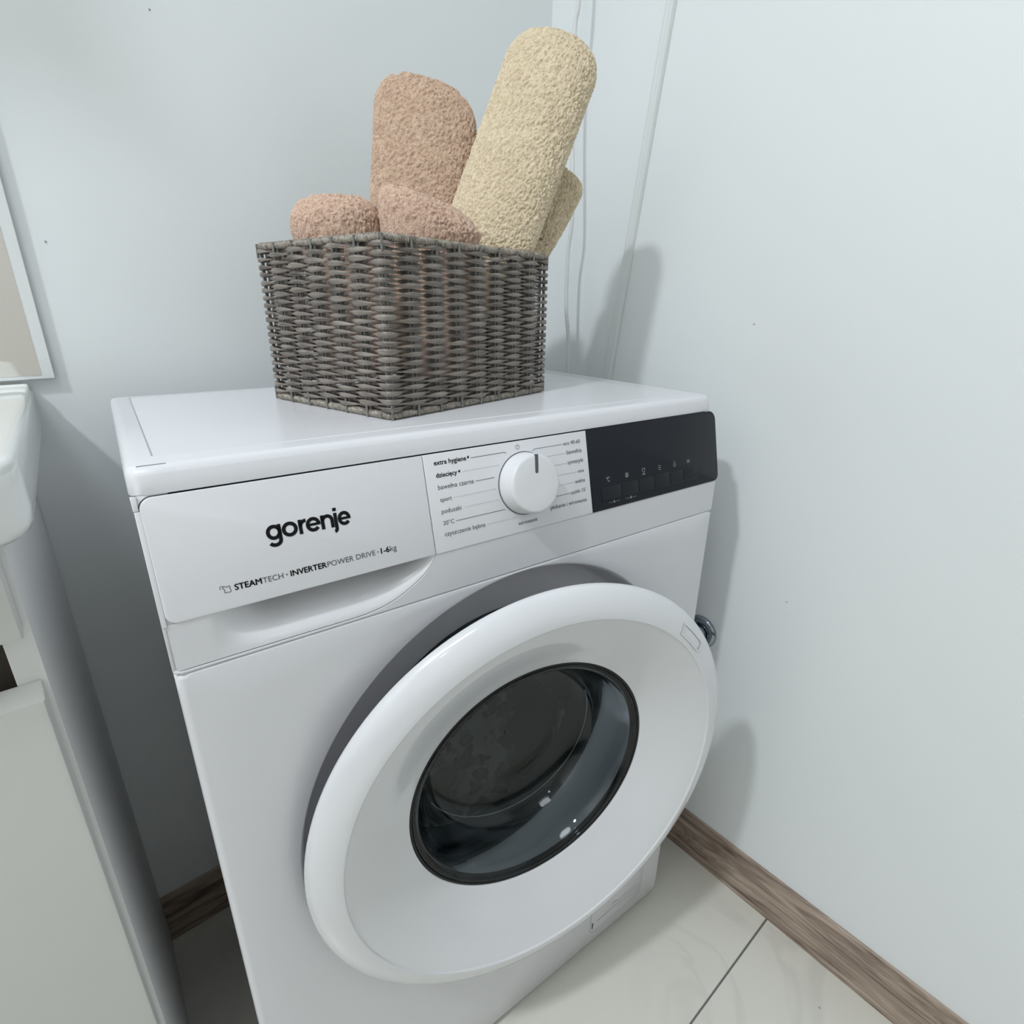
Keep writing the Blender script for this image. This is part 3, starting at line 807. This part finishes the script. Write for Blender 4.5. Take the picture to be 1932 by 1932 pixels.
V, F = loft(lathe_pts([(0.1424, -0.0285), (0.1422, -0.0272), (0.1414, -0.0266), (0.1400, -0.0268), (0.1394, -0.0278), (0.1392, -0.034), (0.142, -0.034)], 128, Dl), True)
fix_normals(mesh_obj('glass_trim', V, F, TRIM, door, smooth=True))
outer = [(0.1392, -0.0285), (0.1375, -0.0300), (0.1345, -0.0345), (0.1310, -0.045), (0.1270, -0.062), (0.1215, -0.080), (0.1130, -0.0935), (0.098, -0.1010), (0.070, -0.1045), (0.035, -0.1060), (0.004, -0.1064), (0.0022, -0.1064), (0.0006, -0.1064)]
inner = [(0.0006, -0.1013), (0.0022, -0.1013), (0.004, -0.1013), (0.035, -0.1010), (0.070, -0.0995), (0.095, -0.0960), (0.1085, -0.0890), (0.1168, -0.0770), (0.1225, -0.060), (0.1265, -0.044), (0.1300, -0.0335), (0.1335, -0.0280), (0.1375, -0.0268), (0.1392, -0.0272)]
V, F = loft(lathe_pts(outer + inner + [outer[0]], 128, Dl), True)
fix_normals(mesh_obj('glass_bowl', V, F, GLASS, door, smooth=True))
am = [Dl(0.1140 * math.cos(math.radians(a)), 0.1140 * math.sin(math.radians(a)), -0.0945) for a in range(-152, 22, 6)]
tube('bowl_seam', am, 0.0006, FROST, door, n=6)  # pale arc standing in for the highlight along the bowl's bottom edge
# embossed badge on the upper right of the ring, hinge and latch on the back
a0 = math.radians(42.5)
def Bd(x, s, n):
    r = 0.2250 + s; a = a0 - x / 0.225
    d = np.interp(r, [0.2150, 0.222, 0.230, 0.236], [0.0126, 0.0112, 0.0082, 0.0045])
    return Dl(r * math.cos(a), r * math.sin(a), d + n)
brr = round_rect(-0.0210, -0.0055, 0.0210, 0.0055, (0.0012,) * 4, 3)
def sub(poly, m=6):
    out = []
    for i in range(len(poly)):
        p, q = poly[i], poly[(i + 1) % len(poly)]
        k = m if math.hypot(q[0] - p[0], q[1] - p[1]) > 0.006 else 1
        out += [(p[0] + (q[0] - p[0]) * t / k, p[1] + (q[1] - p[1]) * t / k) for t in range(k)]
    return out
V = []; F = []
for hh, ww in ((0.0003, 0.0034), (0.0011, 0.0018)): ribbon_bm(V, F, sub(brr), ww, Bd, hh, True)
mesh_obj('door_badge', V, F, WPLAST, door)
box('door_hinge', (-0.212, 0.016, -0.05), (-0.190, 0.034, 0.05), WPLAST, door, bev=0.003)
box('door_latch', (0.188, 0.030, -0.012), (0.206, 0.046, 0.012), CHROME, door, bev=0.002)

# ------------------------------------------------------------------ vanity, basin, mirror, wall cabinet
VY = 0.115
def vx(y): return -0.6545 - 0.032 * (YB - y)     # right flank runs slightly out of square
VAN = tag(empty('vanity_cabinet', (-0.96, 0.30, 0)), 'white vanity cabinet with drawers under the basin at far left', 'cabinet')
def prism(name, poly, z0, z1, mat, parent, bev=0.0):
    off = parent.location if parent else Vector((0, 0, 0))
    L = [[(x - off.x, y - off.y, z0) for x, y in poly], [(x - off.x, y - off.y, z1 - bev) for x, y in poly]]
    if bev: L.append([(x - off.x, y - off.y, z1) for x, y in inset_poly(poly, bev)])
    V, F = loft(L, True, True, True)
    return fix_normals(mesh_obj(name, V, F, mat, parent, angle=40))
ZV = 0.808
YBm = YB - 0.001
XVL = -1.27
prism('side_panel', [(vx(VY) - 0.016, VY), (vx(VY), VY), (vx(YBm), YBm), (vx(YBm) - 0.016, YBm)], 0.0005, ZV, BOARD, VAN)
prism('side_panel', [(XVL, VY), (XVL + 0.016, VY), (XVL + 0.016, YBm), (XVL, YBm)], 0.0005, ZV, BOARD, VAN)
prism('back_panel', [(XVL + 0.016, YBm - 0.012), (vx(YBm) - 0.0165, YBm - 0.012), (vx(YBm) - 0.0165, YBm), (XVL + 0.016, YBm)], 0.01, ZV, INNER, VAN)
prism('bottom_panel', [(XVL + 0.0165, VY + 0.002), (vx(VY) - 0.0165, VY + 0.002), (vx(YBm) - 0.0165, YBm - 0.0125), (XVL + 0.0165, YBm - 0.0125)], 0.03, 0.046, BOARD, VAN)
prism('drawer_box', [(XVL + 0.03, VY + 0.03), (vx(VY) - 0.03, VY + 0.03), (vx(VY) - 0.03, YBm - 0.03), (XVL + 0.03, YBm - 0.03)], 0.05, 0.66, INNER, VAN)
prism('rail', [(XVL + 0.0165, VY + 0.045), (vx(VY) - 0.0165, VY + 0.045), (vx(VY) - 0.0165, VY + 0.06), (XVL + 0.0165, VY + 0.06)], 0.662, ZV - 0.05, INNER, VAN)
xr = vx(VY) - 0.0035
def front(name, z0, z1, cham):
    off = VAN.location; th = 0.018; r = 0.004
    ypr = [(VY - 0.0005, z0 + 0.001), (VY - th + r, z0), (VY - th + 0.001, z0 + 0.001), (VY - th, z0 + r), (VY - th, z1 - cham), (VY - th + 0.002, z1 - cham * 0.55), (VY - 0.0035, z1 - 0.001), (VY - 0.0005, z1)]
    L = []
    for x, ins in ((XVL + 0.0035, 0.003), (XVL + 0.006, 0.0), (xr - 0.0035, 0.0), (xr - 0.001, 0.0012), (xr, 0.004)):
        L.append([(x - off.x, max(y, VY - th + ins) - off.y, z) for y, z in ypr])
    V, F = loft(L, True, True, True)
    return fix_normals(mesh_obj(name, V, F, LACQ, VAN, angle=30))
front('drawer_front', 0.742, 0.8065, 0.003)
front('drawer_front', 0.030, 0.7015, 0.015)

BAS = tag(empty('wash_basin', (-0.95, 0.27, 0.81)), 'white ceramic wash basin with rounded corner on top of the vanity', 'basin')
def basin_outline(ins, fr):
    """CCW plan outline, inset by ins, corner radius fr"""
    P = [(-1.27, 0.078), (-0.6465, 0.072), (-0.6310, YB - 0.001), (-1.27, YB - 0.001)]
    P = inset_poly(P, ins) if ins else P
    out = []
    rad = [fr, fr, 0.004, 0.004]
    for i in range(4):
        b = Vector(P[i]); a = Vector(P[i - 1]); c = Vector(P[(i + 1) % 4]); r = rad[i]
        p = b + (a - b).normalized() * r; q = b + (c - b).normalized() * r
        for k in range(9):
            t = k / 8
            out.append(tuple((1 - t) ** 2 * p + 2 * t * (1 - t) * b + t * t * q))
    return out
o = BAS.location
def bl(ins, fr, z): return [(x - o.x, y - o.y, z - o.z) for x, y in basin_outline(ins, fr)]
L = [bl(i_, 0.036, z_) for i_, z_ in ((0.014, 0.8095), (0.007, 0.8105), (0.0025, 0.8145), (0.0006, 0.820), (0.0, 0.828), (0.0, 0.842), (0.0, 0.8535), (0.0006, 0.8570), (0.0022, 0.8598), (0.005, 0.8612), (0.009, 0.8617), (0.020, 0.8618), (0.034, 0.8614), (0.038, 0.8600))]
L += [bl(i_, 0.03, z_) for i_, z_ in ((0.042, 0.855), (0.052, 0.835), (0.070, 0.800), (0.10, 0.775), (0.15, 0.768))]
V, F = loft(L, True, True, True)
fix_normals(mesh_obj('basin_bowl', V, F, CERAM, BAS, smooth=True))
bm = bmesh.new(); add_box(bm, (-1.262 - o.x, YB - 0.014 - o.y, 0.858 - o.z), (-0.6335 - o.x, YB - 0.0015 - o.y, 0.8655 - o.z), 0.0025, 3)
bm_obj('back_ledge', bm, CERAM, BAS, angle=40)

MIR = tag(empty('wall_mirror', (-0.90, YB, 0.8692)), 'frameless wall mirror with frosted pale edge strip above the basin', 'mirror')
bm = bmesh.new(); add_box(bm, (-0.30, -0.0070, 0.0), (0.2902, -0.0020, 0.655), 0.0006, 1)
bm_obj('mirror_edge', bm, FROST, MIR)
box('mirror_glass', (-0.289, -0.0073, 0.004), (0.2795, -0.0065, 0.645), MIRROR, MIR)
box('mirror_mount', (-0.25, -0.0022, 0.05), (0.25, -0.0002, 0.60), INNER, MIR)

WC = tag(empty('wall_cabinet', (-1.068, YB, 1.547)), 'white wall cabinet above the mirror, out of frame at upper left', 'cabinet')
bm = bmesh.new(); add_box(bm, (-0.30, -0.185, 0.0), (0.21, -0.0008, 0.5), 0.002)
bm_obj('carcass', bm, LACQ, WC, angle=40)
for k in range(2):
    d_ = box('cabinet_door', (-0.298 + k * 0.2545, -0.203, 0.002), (-0.298 + 0.252 + k * 0.2545, -0.1855, 0.498), LACQ, WC, bev=0.002)
    box('door_knob', (-0.075 + k * 0.047, -0.222, 0.04), (-0.060 + k * 0.047, -0.2035, 0.055), CHROME, d_, bev=0.003)

# ------------------------------------------------------------------ right wall: conduit, cable, valve rose
a = Vector((XW, 0.2208, 1.3207)); b = Vector((XW, 0.2820, 0.8436)); d = (b - a).normalized()
p0 = a - d * 1.14; p1 = b + d * 0.36
side = Vector((0, d.z, -d.y))
def cnd(p, prof): return [tuple(p + side * q + Vector((-h, 0, 0))) for q, h in prof]
prof = [(-0.0075, 0.0003), (-0.0075, 0.0045), (-0.006, 0.0062), (-0.003, 0.0068), (-0.0005, 0.0058), (0.002, 0.0068), (0.006, 0.0066), (0.0075, 0.0045), (0.0075, 0.0003)]
V, F = loft([cnd(p0, prof), cnd(p1, prof)], True, True, True)
tag(fix_normals(mesh_obj('cable_conduit', V, F, CONDU, angle=40)), 'slim white cable conduit running slantwise down the right wall', 'conduit')
cp = [(0.067, 0.330, 2.495), (0.067, 0.335, 2.1), (0.067, 0.342, 1.7), (0.067, 0.3455, 1.45), (0.067, 0.3471, 1.3482), (0.067, 0.3525, 1.3144), (0.0672, 0.351, 1.22), (0.067, 0.3405, 1.0856), (0.067, 0.3465, 1.0263), (0.067, 0.3445, 0.9466), (0.067, 0.3364, 0.8971), (0.067, 0.3345, 0.841), (0.068, 0.334, 0.70), (0.072, 0.338, 0.50), (0.082, 0.345, 0.30)]
tag(tube('power_cable', cp, 0.0031, CABLE), 'thin white cable hanging down behind the machine near the corner', 'cable')

VAL = tag(empty('water_valve', (XW, 0.049, 0.457)), 'dark chrome water valve rose on the right wall beside the machine', 'valve')
def Vl(a, b, c): return (-c, a, b)
V, F = loft(lathe_pts([(0.027, 0.0004), (0.0272, 0.0022), (0.0262, 0.0045), (0.0235, 0.0068), (0.0190, 0.0078), (0.0150, 0.0070), (0.0140, 0.0060), (0.0140, 0.0004)], 48, Vl), True)
fix_normals(mesh_obj('rose', V, F, CHROME, VAL, angle=50))
V, F = loft(lathe_pts([(0.0135, 0.0004), (0.0135, 0.018), (0.0120, 0.020), (0.0120, 0.026), (0.0105, 0.0275), (0.0004, 0.0275)], 32, Vl), True)
fix_normals(mesh_obj('valve_body', V, F, CHROME, VAL, angle=40))

# ------------------------------------------------------------------ wicker basket
BA = 0.21612; BCX, BCY, BZ = -0.2908, 0.2259, 0.8506
LU, LV, HB = 0.2452, 0.1899, 0.1529
BSK = tag(empty('wicker_basket', (BCX, BCY, BZ), BA), 'rectangular dark grey-brown wicker basket on top of the washing machine', 'basket')
hu, hv = LU / 2 - 0.003, LV / 2 - 0.003
cnr = 0.006
def per(s):
    """perimeter position: stake units 0..28 -> point and outward normal (basket frame)"""
    s = s % 28
    if s < 8: t = s / 8; p = (-hu + 2 * hu * t, -hv); n = (0, -1)
    elif s < 14: t = (s - 8) / 6; p = (hu, -hv + 2 * hv * t); n = (1, 0)
    elif s < 22: t = (s - 14) / 8; p = (hu - 2 * hu * t, hv); n = (0, 1)
    else: t = (s - 22) / 6; p = (-hu, hv - 2 * hv * t); n = (-1, 0)
    # soften normals near corners
    for c, nn in ((0, (-0.7071, -0.7071)), (8, (0.7071, -0.7071)), (14, (0.7071, 0.7071)), (22, (-0.7071, 0.7071)), (28, (-0.7071, -0.7071))):
        dd = abs(s - c)
        if dd < 0.16:
            k = 1 - dd / 0.16
            m = (n[0] * (1 - k) + nn[0] * k, n[1] * (1 - k) + nn[1] * k); l = math.hypot(*m); n = (m[0] / l, m[1] / l)
            p = (p[0] - nn[0] * cnr * 0.3 * k, p[1] - nn[1] * cnr * 0.3 * k)
    return p, n
rnd = random.Random(5)
NR = 39
sec = []
for k in range(28):
    sub_ = [0, 0.08, 0.2, 0.34, 0.5, 0.66, 0.8, 0.92]
    sec += [k + q for q in sub_]
pers = [per(s) for s in sec]
z_lo, z_hi = 0.0075, HB - 0.006
for r in range(NR):
    zc = z_lo + (z_hi - z_lo) * (r + 0.5) / NR
    V = []; F = []
    jw = [rnd.uniform(0.86, 1.12) for _ in range(28)]; jz = [rnd.uniform(-0.0006, 0.0006) for _ in range(28)]
    droop = 0.0
    for s, (p, n) in zip(sec, pers):
        k0 = int(round(s)) % 28
        ph = math.cos(PI * (s + r))              # +1 outside a stake, -1 inside it
        A = 0.0035 * ph
        half = (0.00075 + 0.00165 * abs(ph) ** 0.95) * jw[k0]
        half = max(half, 0.0006)
        z = zc + jz[k0] * max(ph, 0)
        bulge = 0.0008 * max(0.0, ph) + 0.0003
        for q, hgt in ((-1, 0), (-0.6, 0.75), (0, 1.0), (0.6, 0.75), (1, 0)):
            off = A + bulge * hgt
            V.append((p[0] + n[0] * off, p[1] + n[1] * off, z + q * half))
        V.append((p[0] + n[0] * (A - 0.0016), p[1] + n[1] * (A - 0.0016), z))
    m = len(sec)
    for i in range(m):
        j = (i + 1) % m
        for q in range(6):
            q2 = (q + 1) % 6
            F.append((i * 6 + q, j * 6 + q, j * 6 + q2, i * 6 + q2))
    st_ = mesh_obj('weaver_strand', V, F, WICKER, BSK, angle=75)
def rod(bm_v, bm_f, p, q, rad, n=6):
    p, q = Vector(p), Vector(q); d = (q - p).normalized(); a = d.orthogonal().normalized(); b = d.cross(a); base = len(bm_v)
    for c in (p, q):
        for k in range(n):
            bm_v.append(tuple(c + rad * (a * math.cos(2 * PI * k / n) + b * math.sin(2 * PI * k / n))))
    for k in range(n):
        bm_f.append((base + k, base + (k + 1) % n, base + n + (k + 1) % n, base + n + k))
for k in range(28):
    p, n = per(k); t = (-n[1], n[0]); V = []; F = []
    for s in (-1, 1):
        off = 0.0021 * s
        rod(V, F, (p[0] + t[0] * off, p[1] + t[1] * off, 0.003), (p[0] + t[0] * off, p[1] + t[1] * off, HB - 0.003), 0.00125)
    # the end of the stake comes out over the border rods
    for z0_, z1_ in ((0.0005, 0.0135), (HB - 0.0135, HB - 0.0008)):
        rod(V, F, (p[0] + n[0] * 0.0033 + t[0] * 0.001, p[1] + n[1] * 0.0033 + t[1] * 0.001, z0_), (p[0] + n[0] * 0.0033 + t[0] * 0.001, p[1] + n[1] * 0.0033 + t[1] * 0.001, z1_), 0.0013)
    mesh_obj('stake', V, F, STAKE, BSK, smooth=True)
def border(name, z, rad):
    V = []; nseg = 28 * 72; nn = 8
    for i in range(nseg):
        s = 28 * i / nseg; p, n = per(s)
        for k in range(nn):
            a = 2 * PI * k / nn
            rr = rad * (0.66 + 0.46 * abs(math.sin(PI * (i / 7.2) + a * 0.5)))
            V.append((p[0] + n[0] * rr * math.cos(a), p[1] + n[1] * rr * math.cos(a), z + rr * math.sin(a)))
    F = [(i * nn + k, ((i + 1) % nseg) * nn + k, ((i + 1) % nseg) * nn + (k + 1) % nn, i * nn + (k + 1) % nn) for i in range(nseg) for k in range(nn)]
    return fix_normals(mesh_obj(name, V, F, RIMM, BSK, smooth=True))
border('rim_binding', HB - 0.003, 0.0033)
border('foot_binding', 0.0034, 0.0033)
box('basket_bottom', (-hu + 0.001, -hv + 0.001, 0.0022), (hu - 0.001, hv - 0.001, 0.0050), BASEB, BSK)

# ------------------------------------------------------------------ towels
RH = Vector((0.76138, -0.64831, 0)); FH = Vector((0.64831, 0.76138, 0))
UU = Vector((math.cos(BA), math.sin(BA), 0)); VV = Vector((-math.sin(BA), math.cos(BA), 0))
ZBOT = BZ + 0.006

def terry(p, sd):
    """loop pile height in 0..1 at a point"""
    q = p * 210.0
    wv = noise.noise(q * 0.7 + Vector((sd, 3.1, 7.7)))
    q2 = p * 360.0 + Vector((wv * 1.3, -wv * 1.1, wv))
    a = 1.0 - abs(noise.noise(q2 + Vector((sd, 0, 0)))) * 2.3
    b = noise.noise(p * 640.0 + Vector((0, sd, 0)))
    return max(0.0, min(1.0, 0.62 * a + 0.30 * b + 0.12))

def towel(name, mat, label, cuv, x_at_rim, lean, yl, rx, ry, top, re, slope, seed, squeeze=0.8, cat='towel', spiral=True, nth=300, pile=0.0026, zlow=None):
    """rolled towel: axis through (cuv) at the rim, leaning along the view-right direction; top = axis length above rim"""
    c = Vector((BCX, BCY, 0)) + UU * cuv[0] + VV * cuv[1]
    zr = 1.0067
    ax = Vector((0, 0, 0)) + RH * math.sin(lean) + FH * yl + Vector((0, 0, math.cos(lean))); ax.normalize()
    org = c + RH * x_at_rim + Vector((0, 0, zr))
    ex = (RH - ax * RH.dot(ax)).normalized(); ey = ax.cross(ex) * -1
    if ey.dot(FH) < 0: ey = -ey
    lo = -(zr - (zlow or ZBOT + 0.012)) / ax.z
    hi = top
    # profile in (rho, h): bottom cap, side, rounded edge, cap
    prof = [(0.02, lo + 0.004), (0.6, lo + 0.004), (0.9, lo + 0.006), (1.0, lo + 0.016)]
    nlow = 10; nside = max(8, int((hi - re - 0.02 + 0.03) / 0.00125))
    for k in range(1, nlow): prof.append((1.0, lo + 0.016 + (-0.03 - lo - 0.016) * k / nlow))
    for k in range(nside): prof.append((1.0, -0.03 + (hi - re + 0.03) * k / nside))
    rr = re / rx
    na = int(re * 1.57 / 0.00125)
    for k in range(na + 1):
        a = PI / 2 * k / na
        prof.append((1 - rr + rr * math.cos(a), hi - re + re * math.sin(a)))
    nc = max(4, int((rx - re) / 0.0014))
    for k in range(1, nc + 1): prof.append(((1 - rr) * (1 - k / nc) + 0.004, hi))
    base_pts = []; nrm = []
    rg = random.Random(seed); ph1, ph2 = rg.uniform(0, 6), rg.uniform(0, 6)
    V = []
    for (rho, h) in prof:
        t = (h - lo) / (hi - lo)
        sq = squeeze + (1 - squeeze) * sm((h + 0.034) / 0.044)
        for i in range(nth):
            th = 2 * PI * i / nth
            wob = 1 + 0.020 * math.sin(2 * th + ph1 + 3 * t) + 0.012 * math.sin(3 * th + ph2 - 5 * t)
            # free edge of the roll: one step in radius
            fr = ((th - 1.9) / (2 * PI)) % 1.0
            wob *= 1 - 0.035 * fr
            x = rho * rx * sq * wob * math.cos(th); y = rho * ry * sq * wob * math.sin(th)
            hh = h + slope * x * sm((h - 0.0) / max(hi * 0.8, 1e-3)) - 6.0 * max(0, abs(x) - rx * 0.6) ** 2 * sm(h / hi) * 0.5
            if spiral and rho < 0.8 and h > hi - re * 0.5:
                sp = rho * 4.2 - th / (2 * PI)
                hh -= 0.004 * (0.5 + 0.5 * math.cos(2 * PI * sp)) * sm((0.8 - rho) / 0.15)
            V.append(org + ex * x + ey * y + ax * hh)
    me = bpy.data.meshes.new(name)
    m = len(prof)
    F = [(k * nth + i, k * nth + (i + 1) % nth, (k + 1) * nth + (i + 1) % nth, (k + 1) * nth + i) for k in range(m - 1) for i in range(nth)]
    F.append(tuple(range(nth))[::-1]); F.append(tuple((m - 1) * nth + i for i in range(nth)))
    me.from_pydata(V, [], F); me.update()
    nv_ = len(V)
    no = np.zeros(nv_ * 3, dtype=np.float32); me.vertices.foreach_get('normal', no); no = no.reshape(-1, 3)
    co = np.array([tuple(v) for v in V])
    cen = org + ax * ((lo + hi) / 2)
    if ((co - np.array(cen)) * no).sum() < 0:
        no = -no; me.flip_normals()
    hs = np.zeros(nv_)
    for i, v in enumerate(V):
        if v.z > 0.985: hs[i] = terry(v, seed * 1.7)
    co = co + no * ((hs - 0.35) * pile)[:, None]
    me.vertices.foreach_set('co', co.astype(np.float32).ravel())
    at = me.attributes.new('loop_height', 'FLOAT', 'POINT'); at.data.foreach_set('value', hs.astype(np.float32))
    me.polygons.foreach_set('use_smooth', [True] * len(me.polygons))
    me.materials.append(mat); me.update()
    o = bpy.data.objects.new(name, me); link(o)
    return tag(o, label, cat)

D = math.radians
towel('rolled_towel', TERRY_CREAM, 'tall cream terry towel roll leaning right in the wicker basket', (0.063, -0.028), 0.0160, D(21.5), 0.20, 0.0512, 0.024, 0.2290, 0.036, 0.05, 3, squeeze=0.60)
towel('rolled_towel', TERRY_BROWN, 'tall light brown terry towel roll standing behind the cream roll', (0.038, 0.070), 0.0292, D(4.5), 0.12, 0.0600, 0.016, 0.1775, 0.040, -0.16, 8, squeeze=0.52)
towel('rolled_towel', TERRY_PINK, 'short brown towel roll barely above the rim, leftmost in the basket', (-0.071, 0.034), 0.0050, D(-2), 0.0, 0.0465, 0.030, 0.0395, 0.026, 0.0, 12, squeeze=0.72)
towel('rolled_towel', TERRY_PINK, 'short pinkish-brown towel roll at the front corner of the basket', (-0.022, -0.044), 0.0070, D(-4), 0.0, 0.0500, 0.027, 0.0380, 0.024, -0.42, 17, squeeze=0.70)
towel('rolled_towel', TERRY_CREAM, 'cream towel roll lying over the right rim behind the tall cream roll', (0.100, 0.062), 0.0920, D(30), 0.10, 0.0430, 0.022, 0.1160, 0.014, 0.0, 21, squeeze=0.50, zlow=1.022)
